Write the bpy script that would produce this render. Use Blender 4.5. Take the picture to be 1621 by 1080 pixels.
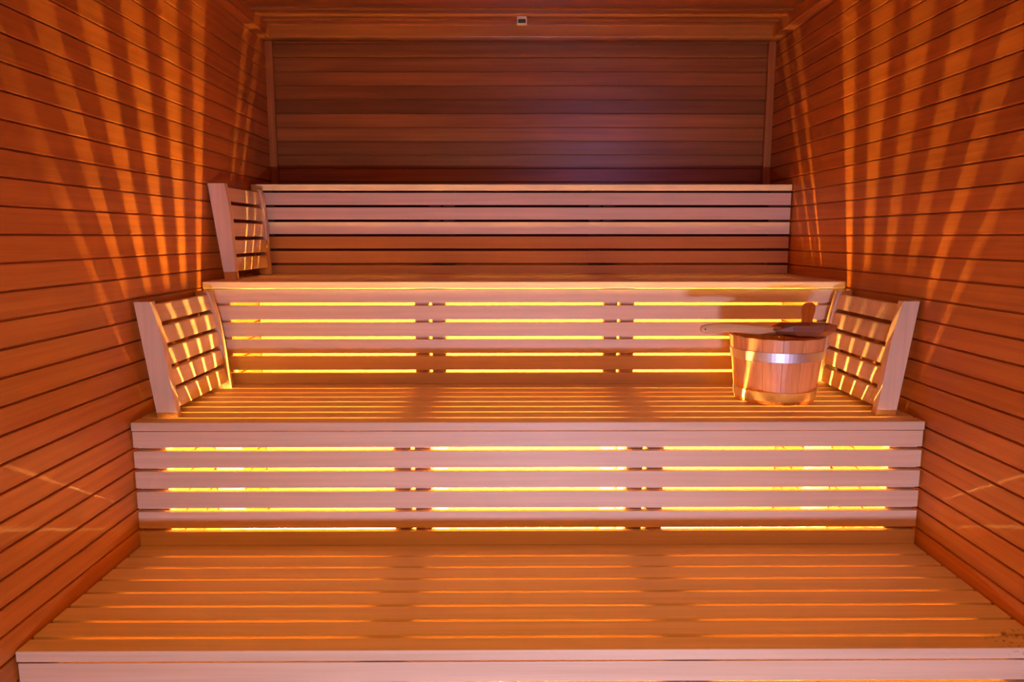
import bpy, bmesh, math, random
from mathutils import Vector, Matrix
random.seed(7)
S = bpy.context.scene
COL = S.collection
for o in list(bpy.data.objects): bpy.data.objects.remove(o)

# ---------------------------------------------------------------- camera
cam = bpy.data.cameras.new('camera'); cam.sensor_width = 36.0; cam.sensor_fit = 'HORIZONTAL'
cam.lens = 1150.0 / 1621.0 * 36.0
cam.clip_start = 0.05
co = bpy.data.objects.new('camera', cam); COL.objects.link(co)
EYE = 1.40
co.location = (-0.0685, 0.0, EYE)
co.rotation_euler = (math.radians(90 - 8.16), 0, math.radians(-0.374))
S.camera = co
# ---------------------------------------------------------------- view + world
S.view_settings.view_transform = 'Standard'; S.view_settings.look = 'None'
S.view_settings.gamma = 1.0; S.view_settings.use_curve_mapping = False
S.view_settings.exposure = 0.1
w = bpy.data.worlds.new('world'); S.world = w; w.use_nodes = True
w.node_tree.nodes['Background'].inputs[0].default_value = (0.02, 0.01, 0.01, 1)
w.node_tree.nodes['Background'].inputs[1].default_value = 0.3

# ---------------------------------------------------------------- lights
def area(name, loc, target, sx, sy, col, power, spread=180):
    l = bpy.data.lights.new(name, 'AREA'); l.shape = 'RECTANGLE'; l.size = sx; l.size_y = sy
    l.color = col; l.energy = power; l.spread = math.radians(spread)
    o = bpy.data.objects.new(name, l); COL.objects.link(o); o.location = loc
    o.rotation_euler = (Vector(target) - Vector(loc)).to_track_quat('-Z', 'Y').to_euler()
    return o
# cool daylight coming in low at the door end of the room, behind the photographer
area('door_daylight', (0.25, -1.385, -0.03), (0.15, 3.0, 0.30), 0.45, 0.07, (0.53, 0.57, 1.0), 24, 100)
# soft warm fill added from above, not a lamp of the room
area('warm_fill', (0.0, 0.4, 2.33), (0.0, 1.35, 0.0), 1.6, 0.8, (1.0, 0.46, 0.07), 15, 125)
# upper glass of the same door: a faint cool sheen on the back wall
area('door_upper_daylight', (0.95, -1.45, 2.28), (0.4, 3.7, 2.1), 0.45, 0.2, (0.55, 0.42, 1.0), 1.0, 60)
LAMP_COL = (1.0, 0.61, 0.14); LAMP_STRENGTH = 900.0

# ---------------------------------------------------------------- helpers
def link(o): COL.objects.link(o); return o
def tag(o, label=None, cat=None, group=None, kind=None):
    if label: o['label'] = label
    if cat: o['category'] = cat
    if group: o['group'] = group
    if kind: o['kind'] = kind
    return o
def empty(name, loc, label, cat, group=None, rz=0.0):
    o = link(bpy.data.objects.new(name, None)); o.empty_display_size = 0.05
    o.location = loc; o.rotation_euler = (0, 0, rz)
    return tag(o, label, cat, group)
def finish(name, bm, mat, parent=None, origin=None, smooth=False):
    """link one mesh; bm is in world coordinates when origin is given"""
    if origin is not None:
        bmesh.ops.translate(bm, verts=bm.verts, vec=-Vector(origin))
    bmesh.ops.recalc_face_normals(bm, faces=bm.faces)
    me = bpy.data.meshes.new(name); bm.to_mesh(me); bm.free()
    if smooth:
        for p in me.polygons: p.use_smooth = True
    me.materials.append(mat)
    o = link(bpy.data.objects.new(name, me))
    if parent: o.parent = parent
    elif origin is not None: o.location = origin
    return o
def box(bm, x0, x1, y0, y1, z0, z1, bev=0.0, seg=2):
    r = bmesh.ops.create_cube(bm, size=1.0)
    vs = r['verts']
    for v in vs:
        v.co = Vector(((x0 + x1) / 2 + v.co.x * (x1 - x0), (y0 + y1) / 2 + v.co.y * (y1 - y0), (z0 + z1) / 2 + v.co.z * (z1 - z0)))
    if bev > 0:
        es = list({e for v in vs for e in v.link_edges})
        bmesh.ops.bevel(bm, geom=es, offset=bev, segments=seg, affect='EDGES', profile=0.6)
def prism(bm, pts, fn):
    """pts: 2D outline; fn(p, end) -> Vector for end 0/1"""
    a = [bm.verts.new(fn(p, 0)) for p in pts]; b = [bm.verts.new(fn(p, 1)) for p in pts]
    n = len(pts)
    bm.faces.new(a); bm.faces.new(b[::-1])
    for i in range(n):
        bm.faces.new((a[i], a[(i + 1) % n], b[(i + 1) % n], b[i]))
def loft(bm, rings, cap=True, closed=True):
    R = [[bm.verts.new(p) for p in r] for r in rings]
    n = len(R[0])
    for k in range(len(R) - 1):
        for i in range(n if closed else n - 1):
            bm.faces.new((R[k][i], R[k][(i + 1) % n], R[k + 1][(i + 1) % n], R[k + 1][i]))
    if cap:
        bm.faces.new(R[0]); bm.faces.new(R[-1][::-1])
    return R

# ---------------------------------------------------------------- materials
def wood(name, c_lo, c_hi, axis='X', rough=0.5, island=0.18, spec=0.35, grain=1.0, blotch=0.25, stain=None, bump=0.15):
    m = bpy.data.materials.new(name); m.use_nodes = True
    nt = m.node_tree; N = nt.nodes; L = nt.links
    b = N['Principled BSDF']; b.inputs['Roughness'].default_value = rough
    b.inputs['Specular IOR Level'].default_value = spec
    tc = N.new('ShaderNodeTexCoord'); geo = N.new('ShaderNodeNewGeometry')
    off = N.new('ShaderNodeVectorMath'); off.operation = 'MULTIPLY_ADD'
    comb = N.new('ShaderNodeCombineXYZ')
    for i in range(3): L.new(geo.outputs['Random Per Island'], comb.inputs[i])
    L.new(comb.outputs[0], off.inputs[0]); off.inputs[1].default_value = (13.7, 9.1, 17.3)
    L.new(tc.outputs['Object'], off.inputs[2])
    mp = N.new('ShaderNodeMapping')
    sc = {'X': (1.3, 55, 55), 'Y': (55, 1.3, 55), 'Z': (55, 55, 1.3)}[axis]
    mp.inputs['Scale'].default_value = [s * grain for s in sc]
    L.new(off.outputs[0], mp.inputs[0])
    n1 = N.new('ShaderNodeTexNoise'); n1.inputs['Scale'].default_value = 1.0; n1.inputs['Detail'].default_value = 5.0
    n1.inputs['Roughness'].default_value = 0.62; n1.inputs['Distortion'].default_value = 0.35
    L.new(mp.outputs[0], n1.inputs['Vector'])
    mp2 = N.new('ShaderNodeMapping')
    sc2 = {'X': (1.6, 9, 9), 'Y': (9, 1.6, 9), 'Z': (9, 9, 1.6)}[axis]
    mp2.inputs['Scale'].default_value = sc2; L.new(off.outputs[0], mp2.inputs[0])
    n2 = N.new('ShaderNodeTexNoise'); n2.inputs['Scale'].default_value = 1.0; n2.inputs['Detail'].default_value = 2.0
    L.new(mp2.outputs[0], n2.inputs['Vector'])
    mix = N.new('ShaderNodeMix'); mix.data_type = 'RGBA'
    mix.inputs['A'].default_value = (*c_lo, 1); mix.inputs['B'].default_value = (*c_hi, 1)
    rp = N.new('ShaderNodeMapRange'); rp.inputs['From Min'].default_value = 0.3; rp.inputs['From Max'].default_value = 0.7
    L.new(n1.outputs['Fac'], rp.inputs['Value']); L.new(rp.outputs[0], mix.inputs['Factor'])
    # island + blotch value
    v1 = N.new('ShaderNodeMath'); v1.operation = 'MULTIPLY_ADD'; v1.inputs[1].default_value = island; v1.inputs[2].default_value = 1 - island * 0.5
    L.new(geo.outputs['Random Per Island'], v1.inputs[0])
    v2 = N.new('ShaderNodeMath'); v2.operation = 'MULTIPLY_ADD'; v2.inputs[1].default_value = blotch * 2; v2.inputs[2].default_value = 1 - blotch
    L.new(n2.outputs['Fac'], v2.inputs[0])
    v3 = N.new('ShaderNodeMath'); v3.operation = 'MULTIPLY'; L.new(v1.outputs[0], v3.inputs[0]); L.new(v2.outputs[0], v3.inputs[1])
    hs = N.new('ShaderNodeHueSaturation'); L.new(mix.outputs['Result'], hs.inputs['Color']); L.new(v3.outputs[0], hs.inputs['Value'])
    last = hs.outputs['Color']
    if stain:   # scattered dark water spots around a point (object space)
        (sx, sy, rx, ry) = stain
        sep = N.new('ShaderNodeMapping'); sep.inputs['Location'].default_value = (-sx / rx, -sy / ry, 0); sep.inputs['Scale'].default_value = (1 / rx, 1 / ry, 0)
        L.new(tc.outputs['Object'], sep.inputs[0])
        ln = N.new('ShaderNodeVectorMath'); ln.operation = 'LENGTH'; L.new(sep.outputs[0], ln.inputs[0])
        vo = N.new('ShaderNodeTexNoise'); vo.inputs['Scale'].default_value = 85; vo.inputs['Detail'].default_value = 1.0
        L.new(tc.outputs['Object'], vo.inputs['Vector'])
        a = N.new('ShaderNodeMapRange'); a.inputs['From Min'].default_value = 0.57; a.inputs['From Max'].default_value = 0.63
        L.new(vo.outputs['Fac'], a.inputs['Value'])
        bm_ = N.new('ShaderNodeMapRange'); bm_.inputs['From Min'].default_value = 1.0; bm_.inputs['From Max'].default_value = 0.6
        L.new(ln.outputs['Value'], bm_.inputs['Value'])
        mu = N.new('ShaderNodeMath'); mu.operation = 'MULTIPLY'; L.new(a.outputs[0], mu.inputs[0]); L.new(bm_.outputs[0], mu.inputs[1])
        mu2 = N.new('ShaderNodeMath'); mu2.operation = 'MULTIPLY'; mu2.inputs[1].default_value = 0.7; L.new(mu.outputs[0], mu2.inputs[0])
        mx = N.new('ShaderNodeMix'); mx.data_type = 'RGBA'; L.new(mu2.outputs[0], mx.inputs['Factor']); L.new(last, mx.inputs['A'])
        mx.inputs['B'].default_value = (0.16, 0.08, 0.05, 1); last = mx.outputs['Result']
    L.new(last, b.inputs['Base Color'])
    bp = N.new('ShaderNodeBump'); bp.inputs['Strength'].default_value = bump; bp.inputs['Distance'].default_value = 0.002
    L.new(n1.outputs['Fac'], bp.inputs['Height']); L.new(bp.outputs[0], b.inputs['Normal'])
    return m
def plain(name, col, rough=0.5, metal=0.0, noise=0.0):
    m = bpy.data.materials.new(name); m.use_nodes = True
    nt = m.node_tree; b = nt.nodes['Principled BSDF']
    b.inputs['Roughness'].default_value = rough; b.inputs['Metallic'].default_value = metal
    n = nt.nodes.new('ShaderNodeTexNoise'); n.inputs['Scale'].default_value = 60; n.inputs['Detail'].default_value = 3
    mx = nt.nodes.new('ShaderNodeMix'); mx.data_type = 'RGBA'
    mx.inputs['A'].default_value = (*[c * (1 - noise) for c in col], 1); mx.inputs['B'].default_value = (*[min(1, c * (1 + noise)) for c in col], 1)
    tc = nt.nodes.new('ShaderNodeTexCoord'); nt.links.new(tc.outputs['Object'], n.inputs['Vector'])
    nt.links.new(n.outputs['Fac'], mx.inputs['Factor']); nt.links.new(mx.outputs['Result'], b.inputs['Base Color'])
    return m
M = {}
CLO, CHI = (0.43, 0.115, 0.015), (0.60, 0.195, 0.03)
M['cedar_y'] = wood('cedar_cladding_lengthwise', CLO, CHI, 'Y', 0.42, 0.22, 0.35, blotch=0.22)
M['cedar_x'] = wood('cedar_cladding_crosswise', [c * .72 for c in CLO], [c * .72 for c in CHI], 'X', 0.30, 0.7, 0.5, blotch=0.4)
M['cedar_z'] = wood('cedar_trim', CLO, CHI, 'Z', 0.45, 0.1)
M['bench'] = wood('pale_bench_wood', (0.70, 0.46, 0.27), (0.82, 0.57, 0.37), 'X', 0.45, 0.08, 0.35, blotch=0.10)
M['bench_spots'] = wood('pale_bench_wood_spotted', (0.70, 0.46, 0.27), (0.82, 0.57, 0.37), 'X', 0.45, 0.08, 0.35, blotch=0.10, stain=(1.22, 0.035, 0.12, 0.055))
M['bench_z'] = wood('pale_post_wood', (0.70, 0.46, 0.27), (0.82, 0.57, 0.37), 'Z', 0.5, 0.05)
M['bench_y'] = wood('pale_bearer_wood', (0.70, 0.46, 0.27), (0.82, 0.57, 0.37), 'Y', 0.5, 0.05)
M['dark'] = wood('gap_shade_wood', (0.10, 0.03, 0.012), (0.16, 0.05, 0.02), 'X', 0.7, 0.0)  # dark tone stands for the shade in the backrest gaps
M['board'] = wood('plywood_backing', (0.42, 0.24, 0.08), (0.48, 0.28, 0.10), 'X', 0.6, 0.0)
M['stave'] = wood('bucket_stave_wood', (0.62, 0.24, 0.085), (0.80, 0.38, 0.14), 'Z', 0.4, 0.25, 0.4, blotch=0.2)
M['ladle'] = wood('ladle_handle_wood', (0.62, 0.33, 0.13), (0.78, 0.48, 0.22), 'X', 0.38, 0.0, 0.45)
M['ladle_bowl'] = wood('ladle_bowl_wood', (0.22, 0.06, 0.02), (0.36, 0.11, 0.035), 'X', 0.38, 0.0, 0.45)
M['steel'] = plain('galvanised_steel', (0.74, 0.70, 0.68), 0.46, 1.0, 0.08)
M['floor'] = plain('floor_tile', (0.62, 0.50, 0.38), 0.6, 0.0, 0.2)
M['white_metal'] = plain('white_lamp_housing', (0.8, 0.75, 0.68), 0.5)
M['beige'] = plain('beige_plastic', (0.62, 0.45, 0.33), 0.5)
M['grille'] = plain('dark_grille', (0.06, 0.05, 0.04), 0.6)
def emit(name, col, st):
    m = bpy.data.materials.new(name); m.use_nodes = True
    b = m.node_tree.nodes['Principled BSDF']; b.inputs['Base Color'].default_value = (0.9, 0.85, 0.7, 1)
    b.inputs['Emission Color'].default_value = (*col, 1); b.inputs['Emission Strength'].default_value = st
    return m
M['tube'] = emit('warm_tube_glow', LAMP_COL, LAMP_STRENGTH)

# ---------------------------------------------------------------- room shell
XW = 1.254; YB = 3.752; YF = -1.75; ZF = -0.10; ZC = 2.405
P = 0.067; Z0 = 1.405          # board pitch, one joint at this height
def plank_profile(z0, z1, t):  # (depth out of the wall, z): face with eased edges
    c = 0.004
    return [(0, z0 + .0022), (t - c, z0 + .0022), (t, z0 + c + .001), (t, z1 - c * 0.8), (t - c, z1 - .0016), (0, z1 - .0016)]
def clad_wall(name, mat, kind, a0, a1, z_lo, z_hi):
    """kind: 'L','R','B','F'; face of the boards lies on the room plane, length a0..a1"""
    bm = bmesh.new(); t = 0.013
    def put(dep, a, z):
        if kind == 'L': return Vector((-XW - t + dep, a, z))
        if kind == 'R': return Vector((XW + t - dep, a, z))
        if kind == 'B': return Vector((a, YB + t - dep, z))
        return Vector((a, YF - t + dep, z))
    k = math.floor((z_lo - Z0) / P)
    while Z0 + k * P < z_hi:
        z0 = max(z_lo, Z0 + k * P); z1 = min(z_hi, Z0 + (k + 1) * P)
        if z1 - z0 > 0.012:
            prism(bm, plank_profile(z0, z1, t), lambda p, e: put(p[0], a1 if e else a0, p[1]))
        k += 1
    # backing slab
    slab = [(-0.06, z_lo), (0.004, z_lo), (0.004, z_hi), (-0.06, z_hi)]
    prism(bm, slab, lambda p, e: put(p[0], a1 if e else a0, p[1]))
    o = finish(name, bm, mat, origin=(0, 0, 0)); return tag(o, kind='structure')
tag(clad_wall('wall_left', M['cedar_y'], 'L', YF - .07, YB + .0, ZF, ZC + .03), 'wall of narrow horizontal red cedar boards on the left, striped by light')
tag(clad_wall('wall_right', M['cedar_y'], 'R', YF - .07, YB + .0, ZF, ZC + .03), 'wall of narrow horizontal red cedar boards on the right, striped by light')
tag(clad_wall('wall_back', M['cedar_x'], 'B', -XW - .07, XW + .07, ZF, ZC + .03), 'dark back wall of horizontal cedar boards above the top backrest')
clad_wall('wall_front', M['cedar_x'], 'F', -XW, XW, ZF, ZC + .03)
bm = bmesh.new(); box(bm, -XW - .1, XW + .1, YF - .1, YB + .1, ZF - .06, ZF); tag(finish('floor', bm, M['floor']), kind='structure')
# ceiling: boards running across, every second one set lower
bm = bmesh.new()
box(bm, -XW - .1, XW + .1, YF - .1, YB + .1, ZC + .03, ZC + .09)
y = YB - 0.096; i = 0
while y > YF:
    low = (i % 2 == 0)
    y0 = y - 0.080
    z0 = ZC - 0.004 if low else ZC + 0.007
    c = 0.005
    pr = [(y0 + c, z0), (y - .001, z0), (y - .001, ZC + .035), (y0 - .001, ZC + .035), (y0 - .001, z0 + c)]
    prism(bm, pr, lambda p, e: Vector((XW - .02 if e else -XW + .02, p[0], p[1])))
    y -= 0.0835; i += 1
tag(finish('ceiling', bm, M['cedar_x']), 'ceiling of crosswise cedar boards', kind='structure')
# ceiling rails, cornice, corner strips
for k, s in ((1, -1), (2, 1)):
    bm = bmesh.new(); xa, xb = sorted((s * XW, s * (XW - 0.045)))
    box(bm, xa, xb, YF, YB, ZC - 0.055, ZC + 0.03, 0.003)
    tag(finish('trim_%d' % k, bm, M['cedar_y']), 'ceiling rail along the %s wall' % ('left' if s < 0 else 'right'), kind='structure')
bm = bmesh.new(); box(bm, -XW + .045, XW - .045, YB - 0.095, YB, ZC - 0.056, ZC + 0.03, 0.003)
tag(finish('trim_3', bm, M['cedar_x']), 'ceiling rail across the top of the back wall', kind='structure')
for k, s in ((4, -1), (5, 1)):
    bm = bmesh.new(); xa, xb = sorted((s * XW, s * (XW - 0.036)))
    box(bm, xa, xb, YB - 0.026, YB, ZF, ZC - 0.0565, 0.003)
    tag(finish('trim_%d' % k, bm, M['cedar_z']), 'upright strip in the back %s corner' % ('left' if s < 0 else 'right'), kind='structure')

# ---------------------------------------------------------------- benches
GAP = 0.0122; TP = 0.077      # seat slat pitch
RP = 0.0667; RG = 0.0117      # riser slat pitch
W2 = 1.249
def bench(label, yf, yb, ztop, zprev, spots=False):
    root = empty('sauna_bench', (0, yf, zprev), label, 'bench')
    org = (0, yf, zprev); th = 0.021
    # seat slats behind the front edge board
    bm = bmesh.new(); y = yf + 0.052 + GAP
    while y < yb - 0.012:
        y1 = min(y + TP - GAP, yb - 0.001)
        if yb - y1 < 0.025: y1 = yb + 0.0195
        if y1 - y > 0.01: box(bm, -W2, W2, y, y1, ztop - th, ztop, 0.0028)
        y = y1 + GAP
    seat = finish('seat_slats', bm, M['bench_spots'] if spots else M['bench'], root, org)
    bm = bmesh.new(); box(bm, -W2, W2, yf - 0.004, yf + 0.052, ztop - 0.028, ztop, 0.004, 3)
    finish('front_edge', bm, M['bench_spots'] if spots else M['bench'], root, org)
    # riser slats
    bm = bmesh.new(); z = ztop - (0.0335 if spots else 0.0305); n = 0
    while z > zprev + 0.012:
        h = 0.052 if n == 0 else RP - RG
        z0 = z - h
        if z0 < zprev + 0.03: z0 = zprev + 0.0003
        box(bm, -W2 + .001, W2 - .001, yf + 0.001, yf + 0.021, z0, z, 0.0018)
        z -= h + RG; n += 1
    finish('riser_slats', bm, M['bench'], root, org)
    # posts behind the riser and bearers under the seat
    xs = [(-W2 + .003, -W2 + .095), (W2 - .095, W2 - .003)]
    for c in (-0.372, 0.372):
        xs += [(c - 0.060, c - 0.007), (c + 0.007, c + 0.060)]
    for (xa, xb) in xs:
        bm = bmesh.new(); box(bm, xa, xb, yf + 0.0212, yf + 0.066, ZF, ztop - 0.0285, 0.002)
        finish('post', bm, M['bench_z'], root, org)
        bm = bmesh.new(); box(bm, xa, xb, yf + 0.067, yb - 0.004, ztop - 0.078, ztop - th - .0004, 0.002)
        finish('bearer', bm, M['bench_y'], root, org)
    return root
ZT = [EYE - 0.984, EYE - 0.576, EYE - 0.171, EYE + 0.240]
YR = [1.628, 2.225, 2.825, 3.417]
bench('lowest and widest pale slatted sauna bench in the foreground', YR[0], YR[1], ZT[0], ZF, True)
bench('middle pale slatted sauna bench carrying the bucket and two headrests', YR[1], YR[2], ZT[1], ZT[0])
bench('topmost pale slatted sauna bench below the back wall, with one headrest', YR[2], YR[3], ZT[2], ZT[1])
# backrest of the top bench
root = empty('backrest_panel', (0, YR[3], ZT[2]), 'long horizontal slatted backrest behind the topmost bench, against the back wall', 'backrest')
org = (0, YR[3], ZT[2])
bm = bmesh.new(); box(bm, -W2, W2, YR[3] - 0.004, YR[3] + 0.052, ZT[3] - 0.028, ZT[3], 0.004, 3); finish('top_rail', bm, M['bench'], root, org)
bm = bmesh.new(); z = ZT[3] - 0.0385; n = 0
while z > ZT[2] + 0.012:
    z0 = max(z - (RP - RG), ZT[2] + 0.0012); box(bm, -W2 + .001, W2 - .001, YR[3] + .001, YR[3] + .021, z0, z, 0.0018)
    z -= RP; n += 1
finish('slats', bm, M['bench'], root, org)
bm = bmesh.new(); box(bm, -W2, W2, YR[3] + .0445, YR[3] + .058, ZT[2] - .02, ZT[3] - .0285); finish('light_block_board', bm, M['dark'], root, org)  # board added to stop lamp light leaking through the gaps
bm = bmesh.new(); box(bm, -W2, W2, YR[3] + .0445, YR[3] + .058, ZF, ZT[2] - .0205); finish('lower_backing_board', bm, M['board'], root, org)
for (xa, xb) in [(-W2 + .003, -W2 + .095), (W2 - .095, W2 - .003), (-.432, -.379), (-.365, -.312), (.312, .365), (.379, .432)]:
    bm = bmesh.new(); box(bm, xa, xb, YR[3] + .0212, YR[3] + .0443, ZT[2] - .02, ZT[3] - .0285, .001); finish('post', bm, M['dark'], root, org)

# ---------------------------------------------------------------- under-bench tube lamps
LY, LZ = 2.66, EYE - 1.137
for i, (xa, xb, which) in enumerate([(-1.10, -0.47, 'left'), (-0.28, 0.28, 'middle'), (0.47, 1.10, 'right')]):
    r0 = empty('tube_lamp', ((xa + xb) / 2, LY, ZF), 'glowing warm tube lamp behind the slats of the middle bench front, %s bay' % which, 'lamp', 'tube lamps hidden under the middle bench')
    org = ((xa + xb) / 2, LY, ZF)
    bm = bmesh.new(); n = 16; r = 0.028
    loft(bm, [[Vector((x, LY + r * math.cos(2 * math.pi * k / n), LZ + r * math.sin(2 * math.pi * k / n))) for k in range(n)] for x in (xa + .02, xb - .02)])
    finish('tube', bm, M['tube'], r0, org)
    bm = bmesh.new(); box(bm, xa, xb, LY - .018, LY + .018, LZ - .060, LZ - .035, .003); finish('housing', bm, M['white_metal'], r0, org)
    bm = bmesh.new(); box(bm, xa, xb, LY - .043, LY - .040, LZ - .010, LZ + .046); finish('light_shield', bm, M['white_metal'], r0, org)  # unseen shield added to keep lamp light off the side walls
    for x in (xa + .01, xb - .01):
        bm = bmesh.new(); box(bm, x - .009, x + .009, LY - .024, LY + .024, LZ - .035, LZ + .024, .003); finish('end_cap', bm, M['white_metal'], r0, org)
        bm = bmesh.new(); box(bm, x - .009, x + .009, LY - .02, LY + .02, ZF, LZ - .060); finish('foot', bm, M['white_metal'], r0, org)

# ---------------------------------------------------------------- headrests
def headrest(side, y0, y1, zb, B, T, H, label):
    """side -1/+1; B,T: (wall side, room side) distance of the rail from the wall at bottom / top"""
    wx = side * XW
    org = (side * (XW - (B[0] + B[1]) / 2), (y0 + y1) / 2, zb)
    root = empty('headrest', org, label, 'headrest', 'slatted wooden headrests')
    def X(d): return wx - side * d
    NS = 8
    def inner(t): return B[1] + (T[1] - B[1]) * t + 0.006 * math.sin(math.pi * t) * (1 if t < .5 else 1) - 0.003 * math.sin(2 * math.pi * t)
    def outer(t): return B[0] + (T[0] - B[0]) * t
    rt = 0.030
    for ya in (y0, y1 - rt):
        bm = bmesh.new()
        out = [(outer(k / NS), H * k / NS) for k in range(NS + 1)] + [(inner(k / NS), H * k / NS) for k in range(NS, -1, -1)]
        prism(bm, out, lambda p, e: Vector((X(p[0]), ya + rt * e, zb + p[1])))
        sharp = [e for e in bm.edges if len(e.link_faces) == 2 and e.calc_face_angle(0) > 0.6]
        bmesh.ops.bevel(bm, geom=sharp, offset=0.003, segments=2, affect='EDGES')
        finish('side_rail', bm, M['bench_z'], root, org)
    bm = bmesh.new()
    hs, gp, st = 0.0555, 0.0145, 0.018
    top = H - 0.012
    for k in range(5):
        z1 = top - k * (hs + gp); z0 = z1 - hs
        i1 = inner(z1 / H) - 0.007; i0 = inner(z0 / H) - 0.007
        pr = [(i0, z0), (i1, z1), (i1 - st, z1), (i0 - st, z0)]
        vb = len(bm.verts)
        bm2 = bmesh.new(); prism(bm2, pr, lambda p, e: Vector((X(p[0]), (y1 - rt - .0005) if e else (y0 + rt + .0005), zb + p[1])))
        bmesh.ops.bevel(bm2, geom=bm2.edges[:], offset=0.0022, segments=2, affect='EDGES')
        me = bpy.data.meshes.new('tmp'); bm2.to_mesh(me); bm2.free(); bm.from_mesh(me); bpy.data.meshes.remove(me)
    finish('slats', bm, M['bench_y'], root, org)
    return root
headrest(-1, 2.290, 2.775, ZT[1] + .0005, (.058, .1235), (.008, .060), .372, 'pale slatted headrest on the middle bench, leaning on the left wall')
headrest(1, 2.300, 2.785, ZT[1] + .0005, (.058, .1235), (.008, .060), .372, 'pale slatted headrest on the middle bench, leaning on the right wall beside the bucket')
headrest(-1, 2.930, 3.385, ZT[2] + .0005, (.052, .098), (.004, .070), .380, 'pale slatted headrest at the left end of the topmost bench')

# ---------------------------------------------------------------- bucket
BX, BY, BZ = 0.961 - 0.0685, 2.562, ZT[1]
bucket = empty('water_bucket', (BX, BY, BZ), 'round reddish wooden stave bucket with two steel hoops on the middle bench', 'bucket')
BH, RB, RT_ = 0.232, 0.136, 0.163
def rad(z): return RB + (RT_ - RB) * z / BH
bm = bmesh.new(); NSV = 15; EARS = math.radians(30)
for k in range(NSV):
    a0 = 2 * math.pi * (k - .5) / NSV + EARS + .004; a1 = 2 * math.pi * (k + .5) / NSV + EARS - .004
    sub = 4; rings = []
    for zz in (0.003, BH * .33, BH * .66, 1):
        ring_o, ring_i = [], []
        for j in range(sub + 1):
            a = a0 + (a1 - a0) * j / sub; t = (j / sub - .5) * 2
            z = zz if zz < 1 else BH - 0.0018 * t * t
            ro = rad(z) - 0.0012 * t ** 4; ri = rad(z) - 0.014
            ring_o.append(Vector((ro * math.cos(a), ro * math.sin(a), z))); ring_i.append(Vector((ri * math.cos(a), ri * math.sin(a), z)))
        rings.append(ring_o + ring_i[::-1])
    loft(bm, rings)
finish('staves', bm, M['stave'], bucket)
# ear: one stave running up into a rounded grip
bm = bmesh.new()
out = []
hw = [(0.0, .0205), (.020, .0185), (.045, .0178), (.062, .0200), (.078, .0238), (.092, .0240), (.102, .0205), (.109, .0135), (.112, .005)]
prf = [(w_, h_) for h_, w_ in hw] + [(-w_, h_) for h_, w_ in hw[::-1]]
ca, sa = math.cos(EARS), math.sin(EARS)
def ear(p, e):
    z = BH - .006 + p[1]; r = rad(z) - (0.0 if e else 0.016); tx = p[0]
    return Vector((r * ca - tx * sa, r * sa + tx * ca, z))
prism(bm, prf, ear)
sharp = [e for e in bm.edges if len(e.link_faces) == 2 and e.calc_face_angle(0) > 1.0]
bmesh.ops.bevel(bm, geom=sharp, offset=0.003, segments=2, affect='EDGES')
finish('grip', bm, M['stave'], bucket)
bm = bmesh.new(); n = 48
for z in (0.012, 0.026): pass
loft(bm, [[Vector(((rad(z) - .013) * math.cos(2 * math.pi * i / n), (rad(z) - .013) * math.sin(2 * math.pi * i / n), z)) for i in range(n)] for z in (0.010, 0.026)])
finish('bottom_board', bm, M['stave'], bucket)
for (z0, z1) in ((0.153, 0.187), (0.014, 0.047)):
    bm = bmesh.new(); n = 72; rings = []
    prof = [(.0005, z0), (.0022, z0 + .0008), (.0022, z1 - .0008), (.0005, z1), (-.0005, z1), (-.0005, z0)]
    for i in range(n):
        a = 2 * math.pi * i / n
        rings.append([Vector(((rad(z) + d) * math.cos(a), (rad(z) + d) * math.sin(a), z)) for d, z in prof])
    rings.append(rings[0])
    loft(bm, rings, cap=False)
    bmesh.ops.remove_doubles(bm, verts=bm.verts, dist=1e-6)
    h = finish('hoop', bm, M['steel'], bucket)
    if z0 > .1:
        bm = bmesh.new()
# ---------------------------------------------------------------- ladle resting across the bucket
LX0 = 0.666 - 0.0685
ladle = empty('ladle', (1.02 - .0685, 2.49, BZ + BH), 'wooden ladle with a dark bowl and long pale handle lying across the bucket rim', 'ladle')
def HZ(h): return EYE - h
org = ladle.location.copy(); XO = -0.0685
bm = bmesh.new()
# handle: (x rel. camera, top h, bottom h, half thickness, y)
st = [(.664, .310, .318, .003), (.668, .303, .326, .006), (.682, .2990, .3305, .008), (.72, .2945, .3290, .0085), (.76, .2930, .3250, .0085),
      (.80, .2965, .3280, .0085), (.85, .3000, .3330, .009), (.90, .3050, .3370, .010), (.945, .3080, .3400, .013)]
rings = []
for (x, ht, hb, tk) in st:
    yy = 2.478 + (x - .664) * 0.03
    zt, zb_ = HZ(ht), HZ(hb); zc = (zt + zb_) / 2; hh = (zt - zb_) / 2
    rings.append([Vector((x + XO, yy + tk * math.copysign(abs(math.cos(a)) ** .6, math.cos(a)), zc + hh * math.copysign(abs(math.sin(a)) ** .8, math.sin(a)))) for a in [2 * math.pi * i / 14 for i in range(14)]])
loft(bm, rings)
finish('handle', bm, M['ladle'], ladle, org, smooth=True)
bm = bmesh.new()
loft(bm, [[Vector((.680 + XO + .0032 * math.cos(2 * math.pi * i / 12), y_, HZ(.3145) + .0032 * math.sin(2 * math.pi * i / 12))) for i in range(12)] for y_ in (2.4695, 2.487)])
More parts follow.
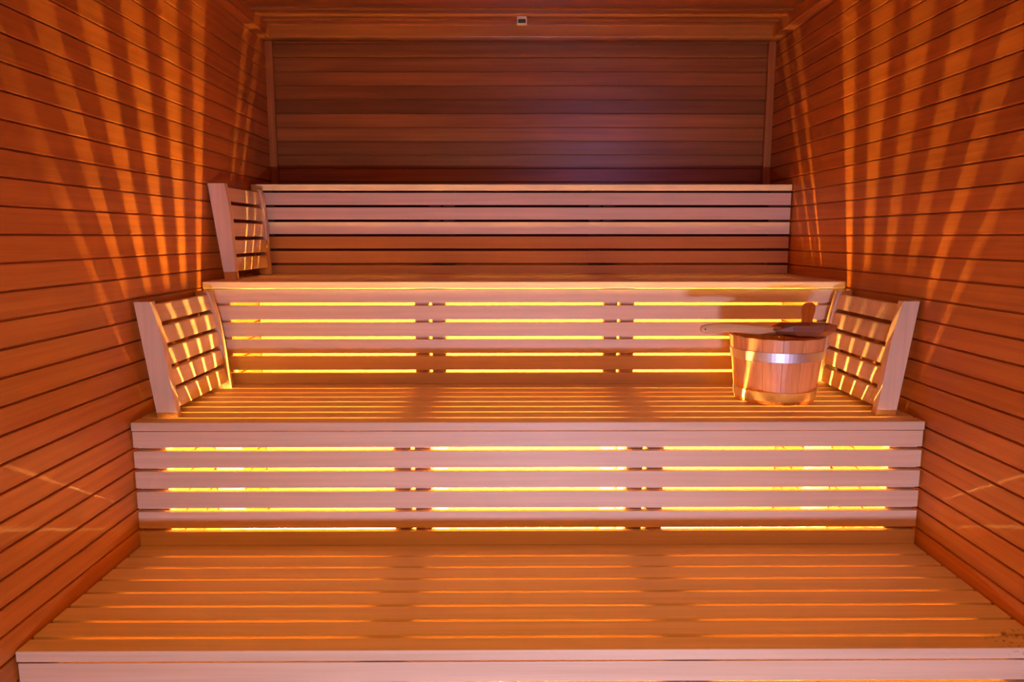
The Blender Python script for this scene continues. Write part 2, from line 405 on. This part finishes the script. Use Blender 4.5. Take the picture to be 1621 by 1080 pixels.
finish('hanging_hole', bm, M['grille'], ladle, org)
# bowl: carved scoop, octagonal rings from the rim down, hollow
bm = bmesh.new()
def oct_ring(x0, x1, hy, h, ch, yc=2.49, tilt=0.0):
    ex, ey = (x1 - x0) * ch, hy * 2 * ch * 0.8
    pts = [(x0, yc - hy + ey), (x0 + ex, yc - hy), (x1 - ex, yc - hy), (x1, yc - hy + ey), (x1, yc + hy - ey), (x1 - ex, yc + hy), (x0 + ex, yc + hy), (x0, yc + hy - ey)]
    return [Vector((px + XO, py, HZ(h) - tilt * (px - x0))) for px, py in pts]
rings = [oct_ring(.985, 1.075, .030, .3432, .28), oct_ring(.950, 1.102, .044, .338, .28), oct_ring(.918, 1.122, .055, .319, .25), oct_ring(.914, 1.127, .057, .299, .25)]
inner = [oct_ring(.926, 1.116, .0475, .299, .25), oct_ring(.936, 1.108, .043, .317, .25), oct_ring(.975, 1.082, .030, .333, .28)]
# pull the handle-side corners of the rim down so the neck slopes into the handle
for r in (rings[3], inner[0]):
    for i in (0, 7): r[i].z -= 0.016
loft(bm, rings + inner)
bmesh.ops.bevel(bm, geom=[e for e in bm.edges if len(e.link_faces) == 2 and e.calc_face_angle(0) > .3], offset=0.0025, segments=2, affect='EDGES')
finish('bowl', bm, M['ladle_bowl'], ladle, org)

# ---------------------------------------------------------------- ceiling sensor
sx, sy = (826 - 803) / 1150 * 3.4 - .0685, 3.50
sens = empty('ceiling_sensor', (sx, sy, ZC - .004), 'small beige box sensor hanging from the middle of the ceiling', 'sensor')
org = sens.location.copy()
bm = bmesh.new(); box(bm, sx - .023, sx + .023, sy - .004, sy + .022, ZC - .040, ZC - .0035, .003); finish('housing', bm, M['beige'], sens, org)
bm = bmesh.new()
for k in range(5): box(bm, sx - .016, sx + .016, sy - .0052, sy - .0035, ZC - .036 + k * .0034, ZC - .034 + k * .0034)
box(bm, sx - .017, sx + .017, sy - .0045, sy - .0035, ZC - .037, ZC - .019)
finish('grille', bm, M['grille'], sens, org)
